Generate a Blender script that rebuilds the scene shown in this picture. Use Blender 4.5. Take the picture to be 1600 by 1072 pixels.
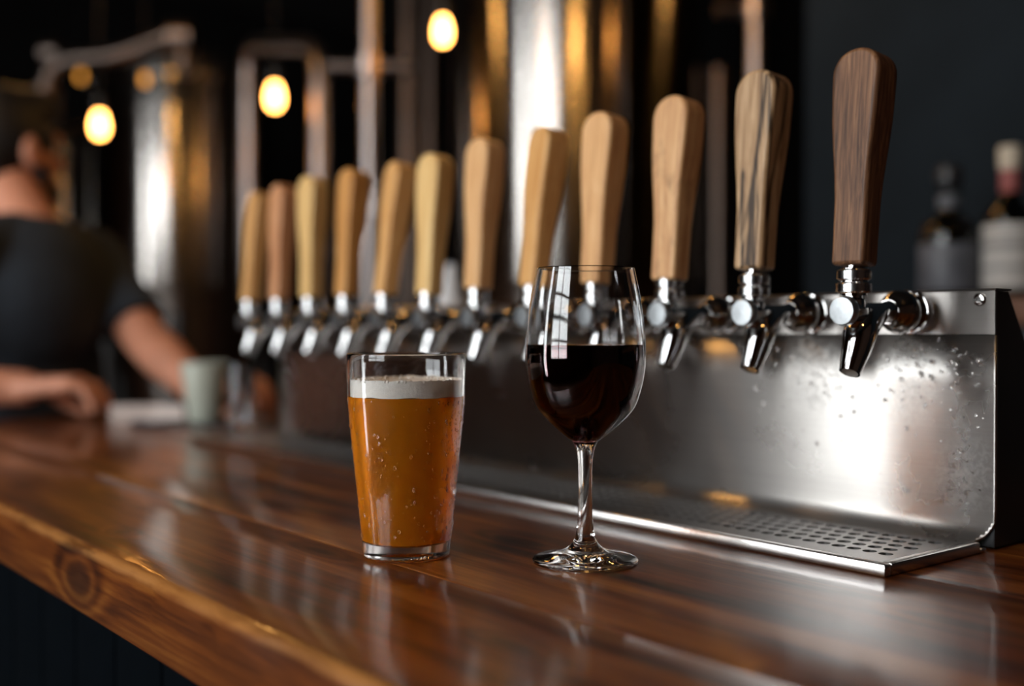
import bpy, bmesh, math, random
import numpy as np
from mathutils import Vector, Matrix
random.seed(7); RNG = np.random.default_rng(7)
S = bpy.context.scene
COL = S.collection
for o in list(bpy.data.objects): bpy.data.objects.remove(o)
PI = math.pi

# ------------------------------------------------------------------ camera, sky, light, exposure
CAM_Z = 0.159                      # the counter top is z = 0; the camera is 16 cm above it
AR, AF = 0.6275, 0.7786            # camera right / forward in room axes
FPX, HOR = 1700.0, 518.0
def W(r, f, z):                    # camera-plan coordinates (right, forward, height) -> room
    return Vector((AR*r - AF*f, AF*r + AR*f, z))
def at(px, py, f):                 # the room point seen at a pixel, f metres ahead
    return W((px-800)/FPX*f, f, CAM_Z + (HOR-py)*f/FPX)
cam = bpy.data.cameras.new('camera'); co = bpy.data.objects.new('camera', cam); COL.objects.link(co)
cam.sensor_width = 36.0; cam.lens = 36.0*FPX/1600
co.location = (0, 0, CAM_Z)
fw = Vector((-AF, AR, -18/FPX))
co.rotation_euler = fw.to_track_quat('-Z', 'Y').to_euler()
cam.clip_start = 0.02; cam.clip_end = 60
cam.dof.use_dof = True; cam.dof.focus_distance = 0.735; cam.dof.aperture_fstop = 2.15
S.camera = co
w = bpy.data.worlds.new('overcast_sky'); S.world = w; w.use_nodes = True
bg = w.node_tree.nodes['Background']; bg.inputs[0].default_value = (0.97, 0.98, 1.0, 1); bg.inputs[1].default_value = 12.5
S.view_settings.view_transform = 'Standard'; S.view_settings.look = 'None'
S.view_settings.exposure = 0.0; S.view_settings.gamma = 1.0; S.view_settings.use_curve_mapping = False
S.cycles.use_denoising = True
S.cycles.max_bounces = 14; S.cycles.transmission_bounces = 12; S.cycles.glossy_bounces = 6; S.cycles.diffuse_bounces = 4
S.cycles.sample_clamp_indirect = 12.0
YF = -2.5                          # the window wall, behind the camera
WINS = [(-2.98, -2.38, -0.90, 2.05, 1, 1), (-1.72, 0.18, 0.02, 2.15, 2, 5)]   # x0, x1, z0, z1, columns, rows
for k, (x0, x1, z0, z1, c, r) in enumerate(WINS):
    L = bpy.data.lights.new('window_portal', 'AREA'); L.shape = 'RECTANGLE'; L.size = x1-x0; L.size_y = z1-z0
    L.cycles.is_portal = True
    lo = bpy.data.objects.new('window_portal', L); COL.objects.link(lo)
    lo.location = ((x0+x1)/2, YF-0.1, (z0+z1)/2); lo.rotation_euler = (PI/2, 0, 0)   # -Z of the light looks to +Y
BULB_EMIT = 26.0

CX0, CX1, CY0, CTH = -2.12, 1.0, .258, .054      # the counter: ends, front edge, thickness
# ------------------------------------------------------------------ material helpers
class NT:
    def __init__(s, name):
        s.m = bpy.data.materials.new(name); s.m.use_nodes = True; s.t = s.m.node_tree
        s.b = s.t.nodes['Principled BSDF']; s.out = s.t.nodes['Material Output']
    def n(s, typ, **kw):
        nd = s.t.nodes.new(typ)
        for k, v in kw.items(): setattr(nd, k, v)
        return nd
    def l(s, a, b): s.t.links.new(a, b)
    def setin(s, sock, v):
        if hasattr(v, 'is_output') or isinstance(v, bpy.types.NodeSocket): s.l(v, sock)
        else: sock.default_value = v
    def math(s, op, a, b=None, c=None):
        nd = s.n('ShaderNodeMath', operation=op); s.setin(nd.inputs[0], a)
        if b is not None: s.setin(nd.inputs[1], b)
        if c is not None: s.setin(nd.inputs[2], c)
        return nd.outputs[0]
    def vmath(s, op, a, b=None):
        nd = s.n('ShaderNodeVectorMath', operation=op); s.setin(nd.inputs[0], a)
        if b is not None: s.setin(nd.inputs[1], b)
        return nd.outputs['Value'] if op in ('LENGTH', 'DISTANCE', 'DOT_PRODUCT') else nd.outputs[0]
    def noise(s, vec, scale=1.0, detail=4, rough=.55, dist=0.0):
        nd = s.n('ShaderNodeTexNoise'); s.setin(nd.inputs['Vector'], vec)
        nd.inputs['Scale'].default_value = scale; nd.inputs['Detail'].default_value = detail
        nd.inputs['Roughness'].default_value = rough; nd.inputs['Distortion'].default_value = dist
        return nd.outputs[0]
    def ramp(s, fac, stops):
        nd = s.n('ShaderNodeValToRGB'); e = nd.color_ramp.elements
        while len(e) < len(stops): e.new(0.5)
        for el, (p, c) in zip(e, stops):
            el.position = p; el.color = (*c, 1) if len(c) == 3 else c
        s.setin(nd.inputs[0], fac); return nd.outputs[0]
    def mix(s, fac, a, b, mode='MIX'):
        nd = s.n('ShaderNodeMix', data_type='RGBA', blend_type=mode)
        s.setin(nd.inputs[0], fac)
        s.setin(nd.inputs[6], (*a, 1) if isinstance(a, tuple) else a)
        s.setin(nd.inputs[7], (*b, 1) if isinstance(b, tuple) else b)
        return nd.outputs[2]
    def bump(s, h, strength=.3, dist=.001):
        nd = s.n('ShaderNodeBump'); nd.inputs['Strength'].default_value = strength; nd.inputs['Distance'].default_value = dist
        s.setin(nd.inputs['Height'], h); s.l(nd.outputs[0], s.b.inputs['Normal']); return nd
    def coords(s): return s.n('ShaderNodeTexCoord').outputs['Object']
    def p(s, **kw):
        names = dict(color='Base Color', rough='Roughness', metal='Metallic', trans='Transmission Weight', ior='IOR', coat='Coat Weight',
                     coatr='Coat Roughness', spec='Specular IOR Level', aniso='Anisotropic', anrot='Anisotropic Rotation',
                     emit='Emission Color', estr='Emission Strength', sss='Subsurface Weight', tangent='Tangent', sheen='Sheen Weight')
        for k, v in kw.items():
            if isinstance(v, tuple) and len(v) == 3 : v = (*v, 1)
            s.setin(s.b.inputs[names[k]], v)
        return s
def plain(name, color, rough=.5, metal=0., var=.12, scale=30., bump=0., **kw):
    t = NT(name); c = t.coords(); f = t.noise(c, scale, 4)
    lo = tuple(x*(1-var) for x in color); hi = tuple(min(1, x*(1+var)) for x in color)
    t.p(color=t.ramp(f, [(.3, lo), (.7, hi)]), rough=rough, metal=metal, **kw)
    if bump: t.bump(f, bump, .001)
    return t.m

def counter_wood():
    t = NT('varnished_counter_wood'); c = t.coords()
    rnd = t.n('ShaderNodeObjectInfo').outputs['Random']
    off = t.n('ShaderNodeCombineXYZ'); t.l(t.math('MULTIPLY', rnd, 37.0), off.inputs[0]); t.l(t.math('MULTIPLY', rnd, 11.0), off.inputs[1])
    cc = t.vmath('ADD', c, off.outputs[0])
    sep = t.n('ShaderNodeSeparateXYZ'); t.l(c, sep.inputs[0])
    knots = [(-.84, .262, -.030, .023, .045), (-.865, .30, -.0, .012, .02), (-.70, .385, 0, .012, .05), (-.43, .345, 0, .010, .045),
             (-.64, .52, 0, .012, .04), (-1.05, .36, 0, .012, .06), (-.30, .56, 0, .012, .05)]
    ksum = None
    for (x, y, z, sy, sx) in knots:
        d = t.vmath('SUBTRACT', c, (x, y, z)); d = t.vmath('MULTIPLY', d, (1/sx, 1/sy, 1/sy)); d = t.vmath('LENGTH', d)
        g = t.math('POWER', 2.718, t.math('MULTIPLY', t.math('MULTIPLY', d, d), -1.0))
        ksum = g if ksum is None else t.math('ADD', ksum, g)
    mp = t.vmath('MULTIPLY', cc, (1.3, 9.0, 9.0)); warp = t.noise(mp, 1.0, 3, .5, .4)
    v = t.math('MULTIPLY', t.math('ADD', sep.outputs[1], t.math('MULTIPLY', sep.outputs[2], .8)), 34.0)
    v = t.math('ADD', v, t.math('MULTIPLY', warp, 9.0)); v = t.math('ADD', v, t.math('MULTIPLY', ksum, 4.0))
    rings = t.math('MULTIPLY_ADD', t.math('SINE', t.math('MULTIPLY', v, 3.2)), .5, .5)
    broad = t.noise(t.vmath('MULTIPLY', cc, (1.0, 17.0, 17.0)), 1.0, 5, .6, .3)
    fine = t.noise(t.vmath('MULTIPLY', cc, (9.0, 330.0, 330.0)), 1.0, 3, .6, .2)
    mid = t.noise(t.vmath('MULTIPLY', cc, (5.0, 110.0, 110.0)), 1.0, 4, .65, .3)
    f = t.math('ADD', t.math('MULTIPLY', broad, .56), t.math('MULTIPLY', rings, .10))
    f = t.math('ADD', f, t.math('ADD', t.math('MULTIPLY', fine, .14), t.math('MULTIPLY', mid, .32)))
    colr = t.ramp(f, [(.41, (.012, .0034, .001)), (.48, (.062, .0135, .0020)), (.57, (.155, .038, .0048)), (.72, (.36, .125, .020))])
    colr = t.mix(t.math('MULTIPLY', t.math('POWER', ksum, 2.0), .8), colr, (.016, .007, .004))
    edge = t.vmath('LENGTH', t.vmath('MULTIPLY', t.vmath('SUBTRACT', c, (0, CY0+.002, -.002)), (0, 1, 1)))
    edge_shine = t.math('MULTIPLY', t.ramp(t.math('MULTIPLY', edge, 60.0), [(.14, (1, 1, 1)), (.42, (0, 0, 0))]), t.ramp(t.noise(t.vmath('MULTIPLY', c, (14, 60, 60)), 1.0, 4, .6), [(.36, (.25, .25, .25)), (.58, (1, 1, 1))]))
    colr = t.mix(t.math('MULTIPLY', edge_shine, .7), colr, (.50, .215, .060))      # highlight on the lacquered edge, painted in as lighter colour
    smear = t.noise(cc, 7.0, 4, .6)
    t.p(color=colr, rough=t.math('MULTIPLY_ADD', smear, .16, .24), coat=.5, coatr=.10, spec=.4)
    h = t.math('ADD', t.math('MULTIPLY', fine, .5), t.math('MULTIPLY', t.noise(t.vmath('MULTIPLY', cc, (30, 90, 90)), 1.0, 3), .8))
    b = t.bump(h, .22, .0012)
    wav = t.n('ShaderNodeBump'); wav.inputs['Strength'].default_value = .22; wav.inputs['Distance'].default_value = .0006
    t.l(t.math('ADD', mid, t.math('MULTIPLY', fine, .5)), wav.inputs['Height'])
    t.l(wav.outputs[0], t.b.inputs['Coat Normal'])
    return t.m

def handle_wood(name, dark, mid, light, vein=0.0, rough=.42, seed=0., blot=0.):
    t = NT(name); c = t.coords()
    rnd = t.n('ShaderNodeObjectInfo').outputs['Random']
    off = t.n('ShaderNodeCombineXYZ'); t.l(t.math('MULTIPLY_ADD', rnd, 23.0, seed), off.inputs[0])
    cc = t.vmath('ADD', c, off.outputs[0])
    g = t.noise(t.vmath('MULTIPLY', cc, (150, 150, 10)), 1.0, 4, .6, .5)
    fine = t.noise(t.vmath('MULTIPLY', cc, (700, 700, 26)), 1.0, 3, .65)
    f = t.math('ADD', t.math('MULTIPLY', g, .6), t.math('MULTIPLY', fine, .4))
    colr = t.ramp(f, [(.38, dark), (.5, mid), (.64, light)])
    if blot:
        bl = t.noise(t.vmath('MULTIPLY', cc, (70, 70, 35)), 1.0, 3, .5, 1.)
        colr = t.mix(t.math('MULTIPLY', t.ramp(bl, [(.55, (0, 0, 0)), (.72, (1, 1, 1))]), blot), colr, tuple(x*.35 for x in mid))
    if vein:
        ve = t.noise(t.vmath('MULTIPLY', cc, (75, 75, 4.5)), 1.0, 3, .45, .7)
        band = t.ramp(ve, [(.455, (0, 0, 0)), (.49, (1, 1, 1)), (.51, (1, 1, 1)), (.545, (0, 0, 0))])
        colr = t.mix(t.math('MULTIPLY', band, vein), colr, tuple(x*.18 for x in dark))
    t.p(color=colr, rough=rough, spec=.35); t.bump(fine, .25, .0006)
    return t.m

def brushed(name, color, rough, axis_tangent=None, aniso=.75, stains=None, bump=.02, stretch=(6, 900, 900)):
    t = NT(name); c = t.coords()
    f = t.noise(t.vmath('MULTIPLY', c, stretch), 1.0, 3, .6)
    big = t.noise(c, 9.0, 5, .6, .5)
    colr = t.ramp(t.math('ADD', t.math('MULTIPLY', f, .5), t.math('MULTIPLY', big, .5)), [(.3, tuple(x*.82 for x in color)), (.7, color)])
    ro = t.math('MULTIPLY_ADD', big, .12, rough-.06)
    if stains:
        for (x, y, z, r, amt) in stains:
            d = t.math('MULTIPLY', t.vmath('LENGTH', t.vmath('SUBTRACT', c, (x, y, z))), 1/r)
            nn = t.noise(c, 190.0, 5, .65, 1.0)
            mask = t.math('MULTIPLY', t.ramp(d, [(.35, (1, 1, 1)), (1.0, (0, 0, 0))]), t.ramp(nn, [(.46, (0, 0, 0)), (.62, (1, 1, 1))]))
            ro = t.math('MULTIPLY_ADD', mask, amt, ro)
            colr = t.mix(t.math('MULTIPLY', mask, .35), colr, (.75, .74, .72))
    t.p(color=colr, rough=ro, metal=1.0, aniso=aniso)
    if axis_tangent == 'radial':
        tn = t.n('ShaderNodeTangent', direction_type='RADIAL', axis='Z'); t.l(tn.outputs[0], t.b.inputs['Tangent']); t.b.inputs['Anisotropic Rotation'].default_value = .25
    elif axis_tangent == 'x':
        v = t.n('ShaderNodeCombineXYZ'); v.inputs[2].default_value = 1.0      # brushed along X: highlights spread vertically
        t.l(v.outputs[0], t.b.inputs['Tangent'])
    if bump: t.bump(f, bump, .0006)
    return t.m

def glass(name, color=(1, 1, 1), ior=1.46, rough=0.0):
    t = NT(name); c = t.coords(); f = t.noise(c, 60., 2)
    t.p(color=t.ramp(f, [(.0, tuple(x*.985 for x in color)), (1., color)]), rough=rough, trans=1.0, ior=ior); return t.m
def emission(name, color, strength):
    t = NT(name); c = t.coords(); f = t.noise(c, 120., 2)
    t.p(color=(0, 0, 0), emit=t.ramp(f, [(.2, tuple(x*.92 for x in color)), (.8, color)]), estr=strength); return t.m

M = {}
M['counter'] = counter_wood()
M['board'] = plain('black_stained_board', (.0020, .003, .0042), .95, bump=.3, scale=60, spec=.02)
M['steel_panel'] = brushed('brushed_splash_steel', (.42, .395, .372), .28, 'x', .92,
                           stains=[(-.545, .765, .125, .04, .20), (-.47, .765, .12, .04, .08), (-.412, .765, .055, .035, .07)])
M['steel_rail'] = brushed('brushed_rail_steel', (.36, .335, .315), .30, 'x', .85)
M['steel_tray'] = brushed('tray_steel', (.32, .305, .295), .33, None, 0.)
M['steel_rim'] = brushed('tray_rim_steel', (.60, .57, .55), .26, None, 0.)
M['steel_tank'] = brushed('brewing_tank_steel', (.43, .40, .37), .22, 'radial', .92, bump=0., stretch=(20, 20, 400))
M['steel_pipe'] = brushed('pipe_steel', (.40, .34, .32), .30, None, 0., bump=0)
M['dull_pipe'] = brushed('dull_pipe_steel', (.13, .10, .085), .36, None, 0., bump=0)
M['chrome'] = plain('polished_chrome', (.54, .53, .525), .05, 1.0, var=.04)
M['chrome_face'] = plain('brushed_chrome_face', (.44, .46, .475), .32, 1.0, var=.08, scale=300)
M['chrome_dark'] = plain('dark_chrome_nut', (.34, .32, .31), .12, 1.0, var=.2, scale=80)
M['black_metal'] = plain('black_painted_metal', (.008, .009, .011), .42, bump=.1)
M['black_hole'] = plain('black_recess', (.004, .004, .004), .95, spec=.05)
M['knurl'] = plain('knurled_chrome', (.60, .60, .60), .20, 1.0, var=.05)
M['iron'] = plain('dark_iron', (.03, .028, .027), .45, .6)
M['walnut'] = handle_wood('walnut_wood', (.042, .018, .008), (.125, .056, .026), (.26, .13, .062), rough=.5)
M['cracked_oak'] = handle_wood('cracked_oak_wood', (.24, .135, .065), (.40, .245, .125), (.56, .38, .22), vein=1.0, seed=3.1)
M['knotty_oak'] = handle_wood('knotty_oak_wood', (.46, .225, .095), (.62, .345, .16), (.78, .50, .26), blot=.5, seed=5.)
M['pale_oak'] = handle_wood('pale_oak_wood', (.54, .28, .12), (.70, .39, .17), (.82, .53, .27), seed=8.)
M['honey_oak'] = handle_wood('honey_oak_wood', (.52, .24, .075), (.66, .345, .12), (.78, .47, .20), seed=10.)
M['blond_ash'] = handle_wood('blond_ash_wood', (.60, .35, .125), (.74, .47, .18), (.84, .60, .28), seed=12.)
M['amber_wood'] = handle_wood('amber_wood', (.42, .18, .05), (.56, .265, .075), (.66, .36, .13), seed=14.)
M['red_wood'] = handle_wood('reddish_wood', (.42, .17, .075), (.56, .26, .12), (.66, .36, .19), seed=16.)
M['glass'] = glass('clear_glass')
M['bottle_glass'] = glass('dark_bottle_glass', (.02, .03, .025), 1.5)
def beer_mat():
    t = NT('hazy_amber_beer'); c = t.coords(); f = t.noise(c, 25., 3)
    t.p(color=t.ramp(f, [(.3, (1.0, .30, .008)), (.7, (1.0, .36, .012))]), rough=.20, trans=.60, ior=1.34, spec=.3)
    va = t.n('ShaderNodeVolumeAbsorption'); va.inputs[0].default_value = (.97, .55, .10, 1); va.inputs[1].default_value = 4.0
    t.l(va.outputs[0], t.out.inputs['Volume']); return t.m
M['beer'] = beer_mat()
def wine_mat():
    t = NT('red_wine'); c = t.coords(); f = t.noise(c, 25., 3)
    t.p(color=t.ramp(f, [(.3, (.80, .30, .33)), (.7, (.84, .32, .35))]), rough=.0, trans=1.0, ior=1.345)
    va = t.n('ShaderNodeVolumeAbsorption'); va.inputs[0].default_value = (.62, .02, .06, 1); va.inputs[1].default_value = 380.0
    t.l(va.outputs[0], t.out.inputs['Volume']); return t.m
M['wine'] = wine_mat()
M['foam'] = plain('beer_foam', (.97, .92, .85), .8, var=.03, scale=420., bump=.5)
M['bulb'] = emission('amber_filament_bulb', (1.0, .40, .085), BULB_EMIT)
M['globe'] = emission('amber_globe', (1.0, .50, .13), 55.0)
M['glint'] = emission('amber_glint_standin', (1.0, .40, .06), 1.9)  # added glow standing in for bulb reflections on the steel
M['ceramic'] = plain('sage_glazed_ceramic', (.42, .44, .37), .32, var=.08)
M['paper'] = plain('cream_paper', (.56, .47, .43), .7, var=.06)
M['rubber'] = plain('black_rubber', (.012, .013, .015), .55, bump=.3, scale=200)
M['phone'] = plain('dark_blue_gloss', (.02, .05, .10), .12)
M['white_plastic'] = plain('white_plastic', (.80, .81, .83), .35, var=.04)
M['wall_blue'] = plain('blue_black_plaster', (.0085, .0128, .0170), .9, var=.2, scale=5., bump=.2, spec=.15)
M['wall_dark'] = plain('near_black_plaster', (.006, .006, .0065), .9, var=.2, scale=4., spec=.1)
M['wall_side'] = plain('dark_brown_plaster', (.07, .038, .026), .9, var=.2, scale=4.)
M['wall_brown'] = plain('brown_brick_plaster', (.11, .062, .044), .85, var=.3, scale=6., bump=.4)
M['floor'] = plain('reddish_brown_floor', (.15, .078, .050), .5, var=.25, scale=5.)
M['ceiling'] = plain('black_ceiling', (.012, .011, .011), .9)
M['window_frame'] = plain('black_window_frame', (.02, .02, .02), .5)
def pane_mat():
    t = NT('window_pane'); g = t.n('ShaderNodeBsdfGlossy'); g.inputs['Roughness'].default_value = .02
    tr = t.n('ShaderNodeBsdfTransparent'); f = t.noise(t.coords(), 2., 2)
    t.l(t.ramp(f, [(.2, (.93, .95, .95)), (.8, (.97, .98, .98))]), tr.inputs[0])
    mx = t.n('ShaderNodeMixShader'); mx.inputs[0].default_value = .05
    t.l(tr.outputs[0], mx.inputs[1]); t.l(g.outputs[0], mx.inputs[2]); t.l(mx.outputs[0], t.out.inputs[0]); return t.m
M['pane'] = pane_mat()
M['shelf_wood'] = plain('brown_shelf_wood', (.16, .075, .045), .5, var=.3, scale=20.)
M['label'] = plain('off_white_label', (.48, .46, .43), .7, var=.10, scale=40.)
M['label_band'] = plain('grey_label_band', (.22, .21, .20), .7)
M['grey_label'] = plain('grey_label', (.085, .09, .105), .5, var=.3, scale=25.)
M['cream_cap'] = plain('cream_cork_cap', (.55, .47, .36), .6)
M['red_foil'] = plain('faded_red_foil', (.30, .08, .07), .5)
M['black_cap'] = plain('black_bottle_cap', (.01, .01, .012), .4)
M['skin'] = plain('warm_skin', (.62, .27, .165), .5, var=.10, scale=18., sss=.05)
M['shirt'] = plain('charcoal_cotton', (.026, .036, .050), .9, var=.25, scale=14., bump=.3)
M['trousers'] = plain('black_denim', (.012, .013, .018), .9)
M['hair'] = plain('black_hair', (.006, .005, .005), .55, bump=.6, scale=120.)
M['lips'] = plain('lip_skin', (.36, .13, .10), .5)
M['eye'] = plain('eye_white', (.7, .68, .65), .2)
M['shoe'] = plain('black_leather', (.01, .01, .01), .4)

# ------------------------------------------------------------------ mesh helpers
class MB:
    def __init__(s): s.v = []; s.f = []
    def add(s, vs, fs):
        b = len(s.v); s.v += [tuple(v) for v in vs]; s.f += [tuple(b+i for i in f) for f in fs]; return s
    def box(s, x0, x1, y0, y1, z0, z1):
        vs = [(x, y, z) for x in (x0, x1) for y in (y0, y1) for z in (z0, z1)]
        return s.add(vs, [(0, 1, 3, 2), (4, 6, 7, 5), (0, 4, 5, 1), (2, 3, 7, 6), (0, 2, 6, 4), (1, 5, 7, 3)])
    def lathe(s, prof, seg=32, mat=None, close=False):
        """prof: (radius, height) pairs around local Z; mat carries it elsewhere"""
        n = len(prof); vs = []; fs = []
        for (r, z) in prof:
            for k in range(seg):
                a = 2*PI*k/seg; vs.append(Vector((r*math.cos(a), r*math.sin(a), z)))
        rng = range(n if close else n-1)
        for i in rng:
            j = (i+1) % n
            for k in range(seg):
                k2 = (k+1) % seg
                fs.append((i*seg+k, i*seg+k2, j*seg+k2, j*seg+k))
        if not close:
            if prof[0][0] > 1e-6: fs.append(tuple(reversed(range(seg))))
            if prof[-1][0] > 1e-6: fs.append(tuple((n-1)*seg+k for k in range(seg)))
        if mat is not None: vs = [mat @ v for v in vs]
        return s.add(vs, fs)
    def tube(s, pts, rad, seg=16, cap=True):
        pts = [Vector(p) for p in pts]; n = len(pts)
        rs = rad if isinstance(rad, (list, tuple)) else [rad]*n
        T = [(pts[min(i+1, n-1)]-pts[max(i-1, 0)]).normalized() for i in range(n)]
        u = T[0].orthogonal().normalized(); vs = []; fs = []
        for i in range(n):
            u = (u - T[i]*u.dot(T[i])).normalized(); wv = T[i].cross(u)
            for k in range(seg):
                a = 2*PI*k/seg; vs.append(pts[i] + (u*math.cos(a)+wv*math.sin(a))*rs[i])
        for i in range(n-1):
            for k in range(seg):
                k2 = (k+1) % seg; fs.append((i*seg+k, i*seg+k2, (i+1)*seg+k2, (i+1)*seg+k))
        if cap: fs.append(tuple(reversed(range(seg)))); fs.append(tuple((n-1)*seg+k for k in range(seg)))
        return s.add(vs, fs)
    def ball(s, c, r, seg=16, ring=10, axes=None):
        c = Vector(c); rr = r if isinstance(r, (tuple, list)) else (r, r, r)
        A = axes or Matrix.Identity(3); vs = []; fs = []
        for i in range(ring+1):
            th = PI*i/ring
            for k in range(seg):
                ph = 2*PI*k/seg
                vs.append(c + A @ Vector((rr[0]*math.sin(th)*math.cos(ph), rr[1]*math.sin(th)*math.sin(ph), rr[2]*math.cos(th))))
        for i in range(ring):
            for k in range(seg):
                k2 = (k+1) % seg; fs.append((i*seg+k, (i+1)*seg+k, (i+1)*seg+k2, i*seg+k2))
        return s.add(vs, fs)
    def cap_chain(s, pr, seg=14):
        for i, (p, r) in enumerate(pr):
            s.ball(p, r, seg, 8)
            if i:
                p0, r0 = pr[i-1]; s.tube([p0, p], [r0, r], seg)
        return s
    def mesh(s, name, mat, smooth=40., weld=True):
        me = bpy.data.meshes.new(name); me.from_pydata([tuple(v) for v in s.v], [], s.f)
        bm = bmesh.new(); bm.from_mesh(me)
        if weld: bmesh.ops.remove_doubles(bm, verts=bm.verts, dist=1e-6)
        bmesh.ops.dissolve_degenerate(bm, dist=1e-7, edges=bm.edges)
        bmesh.ops.recalc_face_normals(bm, faces=bm.faces); bm.to_mesh(me); bm.free()
        if mat is not None: me.materials.append(mat)
        if smooth:
            for p in me.polygons: p.use_smooth = True
            try: me.set_sharp_from_angle(angle=math.radians(smooth))
            except Exception: pass
        return me
    def build(s, name, mat, parent=None, smooth=40., weld=True):
        return link(name, s.mesh(name, mat, smooth, weld), parent)
def link(name, me, parent=None):
    o = bpy.data.objects.new(name, me); COL.objects.link(o)
    if parent is not None: o.parent = parent
    return o
def tag(o, label=None, cat=None, group=None, kind=None):
    if label: o['label'] = label
    if cat: o['category'] = cat
    if group: o['group'] = group
    if kind: o['kind'] = kind
    return o
def thing(name, label, cat, loc=(0, 0, 0), rz=0., group=None):
    o = bpy.data.objects.new(name, None); COL.objects.link(o); o.empty_display_size = .05
    o.location = loc; o.rotation_euler = (0, 0, rz); return tag(o, label, cat, group)
def bevel(o, wdt=.002, seg=2, ang=40):
    bm = bmesh.new(); bm.from_mesh(o.data)
    ed = [e for e in bm.edges if len(e.link_faces) == 2 and e.calc_face_angle(0) > math.radians(ang)]
    bmesh.ops.bevel(bm, geom=ed, offset=wdt, segments=seg, affect='EDGES', clamp_overlap=True, profile=.5)
    bm.to_mesh(o.data); bm.free()
    for p in o.data.polygons: p.use_smooth = True
    try: o.data.set_sharp_from_angle(angle=math.radians(38))
    except Exception: pass
    return o
def axis_mat(origin, zdir, xhint=(1, 0, 0)):
    z = Vector(zdir).normalized(); x = Vector(xhint); x = (x - z*x.dot(z))
    x = x.normalized() if x.length > 1e-5 else z.orthogonal().normalized()
    m = Matrix((x, z.cross(x), z)).transposed().to_4x4(); m.translation = Vector(origin); return m

# ------------------------------------------------------------------ the room
ZF, ZC = -1.06, 2.45
X0, X1, Y1 = -7.2, 3.2, 5.2
XP = -1.50                          # where the plastered wall behind the bar ends and the brewing hall opens
def struct(name, mb, mat, parent=None):
    o = mb.build(name, mat, parent, smooth=0)
    if parent is None: o['kind'] = 'structure'
    return o
struct('floor', MB().box(X0, X1, YF, Y1, ZF-.1, ZF), M['floor'])
struct('ceiling', MB().box(X0, X1, YF-.2, Y1, ZC, ZC+.1), M['ceiling'])
struct('wall_left', MB().box(X0-.15, X0, YF-.2, Y1, ZF-.1, ZC), M['wall_dark'])
struct('wall_right', MB().box(X1, X1+.15, YF-.2, Y1, ZF-.1, ZC), M['wall_side'])
struct('wall_far', MB().box(X0, X1, Y1, Y1+.15, ZF-.1, ZC), M['wall_dark'])
struct('wall_back', MB().box(XP, X1, 2.06, 2.22, ZF, ZC), M['wall_blue'])
wm = MB(); xs = X0
for (a, b, z0, z1, c, r) in WINS:
    wm.box(xs, a, YF-.15, YF, ZF-.1, ZC); wm.box(a, b, YF-.15, YF, ZF-.1, z0); wm.box(a, b, YF-.15, YF, z1, ZC); xs = b
wm.box(xs, X1, YF-.15, YF, ZF-.1, ZC); struct('wall_front', wm, M['wall_brown'])
for k, (a, b, z0, z1, c, r) in enumerate(WINS):
    fr = MB(); t_ = .05
    fr.box(a, a+t_, YF-.12, YF-.05, z0, z1).box(b-t_, b, YF-.12, YF-.05, z0, z1).box(a+t_, b-t_, YF-.12, YF-.05, z0, z0+t_).box(a+t_, b-t_, YF-.12, YF-.05, z1-t_, z1)
    wo = struct(f'window_{k+1}', fr, M['window_frame'])
    for i in range(1, c):
        x = a+(b-a)*i/c; struct('mullion', MB().box(x-.045, x+.045, YF-.11, YF-.06, z0+t_, z1-t_), M['window_frame'], wo)
    for j in range(1, r):
        z = z0+(z1-z0)*j/r; struct('glazing_bar', MB().box(a+t_, b-t_, YF-.105, YF-.065, z-.03, z+.03), M['window_frame'], wo)
    for i in range(c):
        for j in range(r):
            struct('pane', MB().box(a+(b-a)*i/c+.03, a+(b-a)*(i+1)/c-.03, YF-.088, YF-.084, z0+(z1-z0)*j/r+.02, z0+(z1-z0)*(j+1)/r-.02), M['pane'], wo)

# ------------------------------------------------------------------ the bar counter
bar = thing('bar_counter', 'long varnished brown wooden bar counter of thick planks on black boarded front', 'counter', (0, 0, 0))
def plank(y0, y1, front=False):
    n = 160; prof = []
    r1 = .0075 if front else .0007
    for k in range(6): a = PI/2*k/5; prof.append((y0+r1-r1*math.cos(PI/2-a) if False else y0+r1*(1-math.sin(a)), -r1*(1-math.cos(a)) if False else -r1+r1*math.cos(a)))
    prof = prof[::-1]                       # from the front face up over the edge on to the top
    prof += [(y0+(y1-y0)*q, 0.) for q in (.25, .5, .75)]
    r2 = .0007
    prof += [(y1-r2, 0.), (y1-r2*.3, -r2*.3), (y1, -r2), (y1, -CTH), ((y0+y1)/2, -CTH), (y0+.004, -CTH), (y0, -CTH+.004)]
    vs = []; fs = []; m = len(prof)
    for i in range(n+1):
        x = CX0+(CX1-CX0)*i/n
        for (y, z) in prof:
            wob = 0.
            if front and y < y0+.03 and z > -.02: wob = .0013*math.sin(x*23)+.001*math.sin(x*61+1.)+.0007*math.sin(x*143)
            vs.append((x, y+wob, z+(wob*.5 if front and -.03 < z < -.001 else 0)))
    for i in range(n):
        for k in range(m): fs.append((i*m+k, i*m+(k+1) % m, (i+1)*m+(k+1) % m, (i+1)*m+k))
    fs.append(tuple(range(m))); fs.append(tuple(reversed([n*m+k for k in range(m)])))
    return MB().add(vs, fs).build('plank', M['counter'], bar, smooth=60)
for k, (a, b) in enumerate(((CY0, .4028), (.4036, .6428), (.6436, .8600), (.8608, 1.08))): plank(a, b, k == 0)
x = CX0+.06; k = 0
while x < CX1-.1:
    bo = MB().box(x, x+.112, .345, .363, ZF+.10, -CTH).build('board', M['board'], bar, smooth=0); bevel(bo, .003, 2); x += .116
MB().box(CX0+.06, CX1-.06, .363, 1.02, ZF+.10, -CTH-.001).build('carcass', M['black_metal'], bar, smooth=0)
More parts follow.
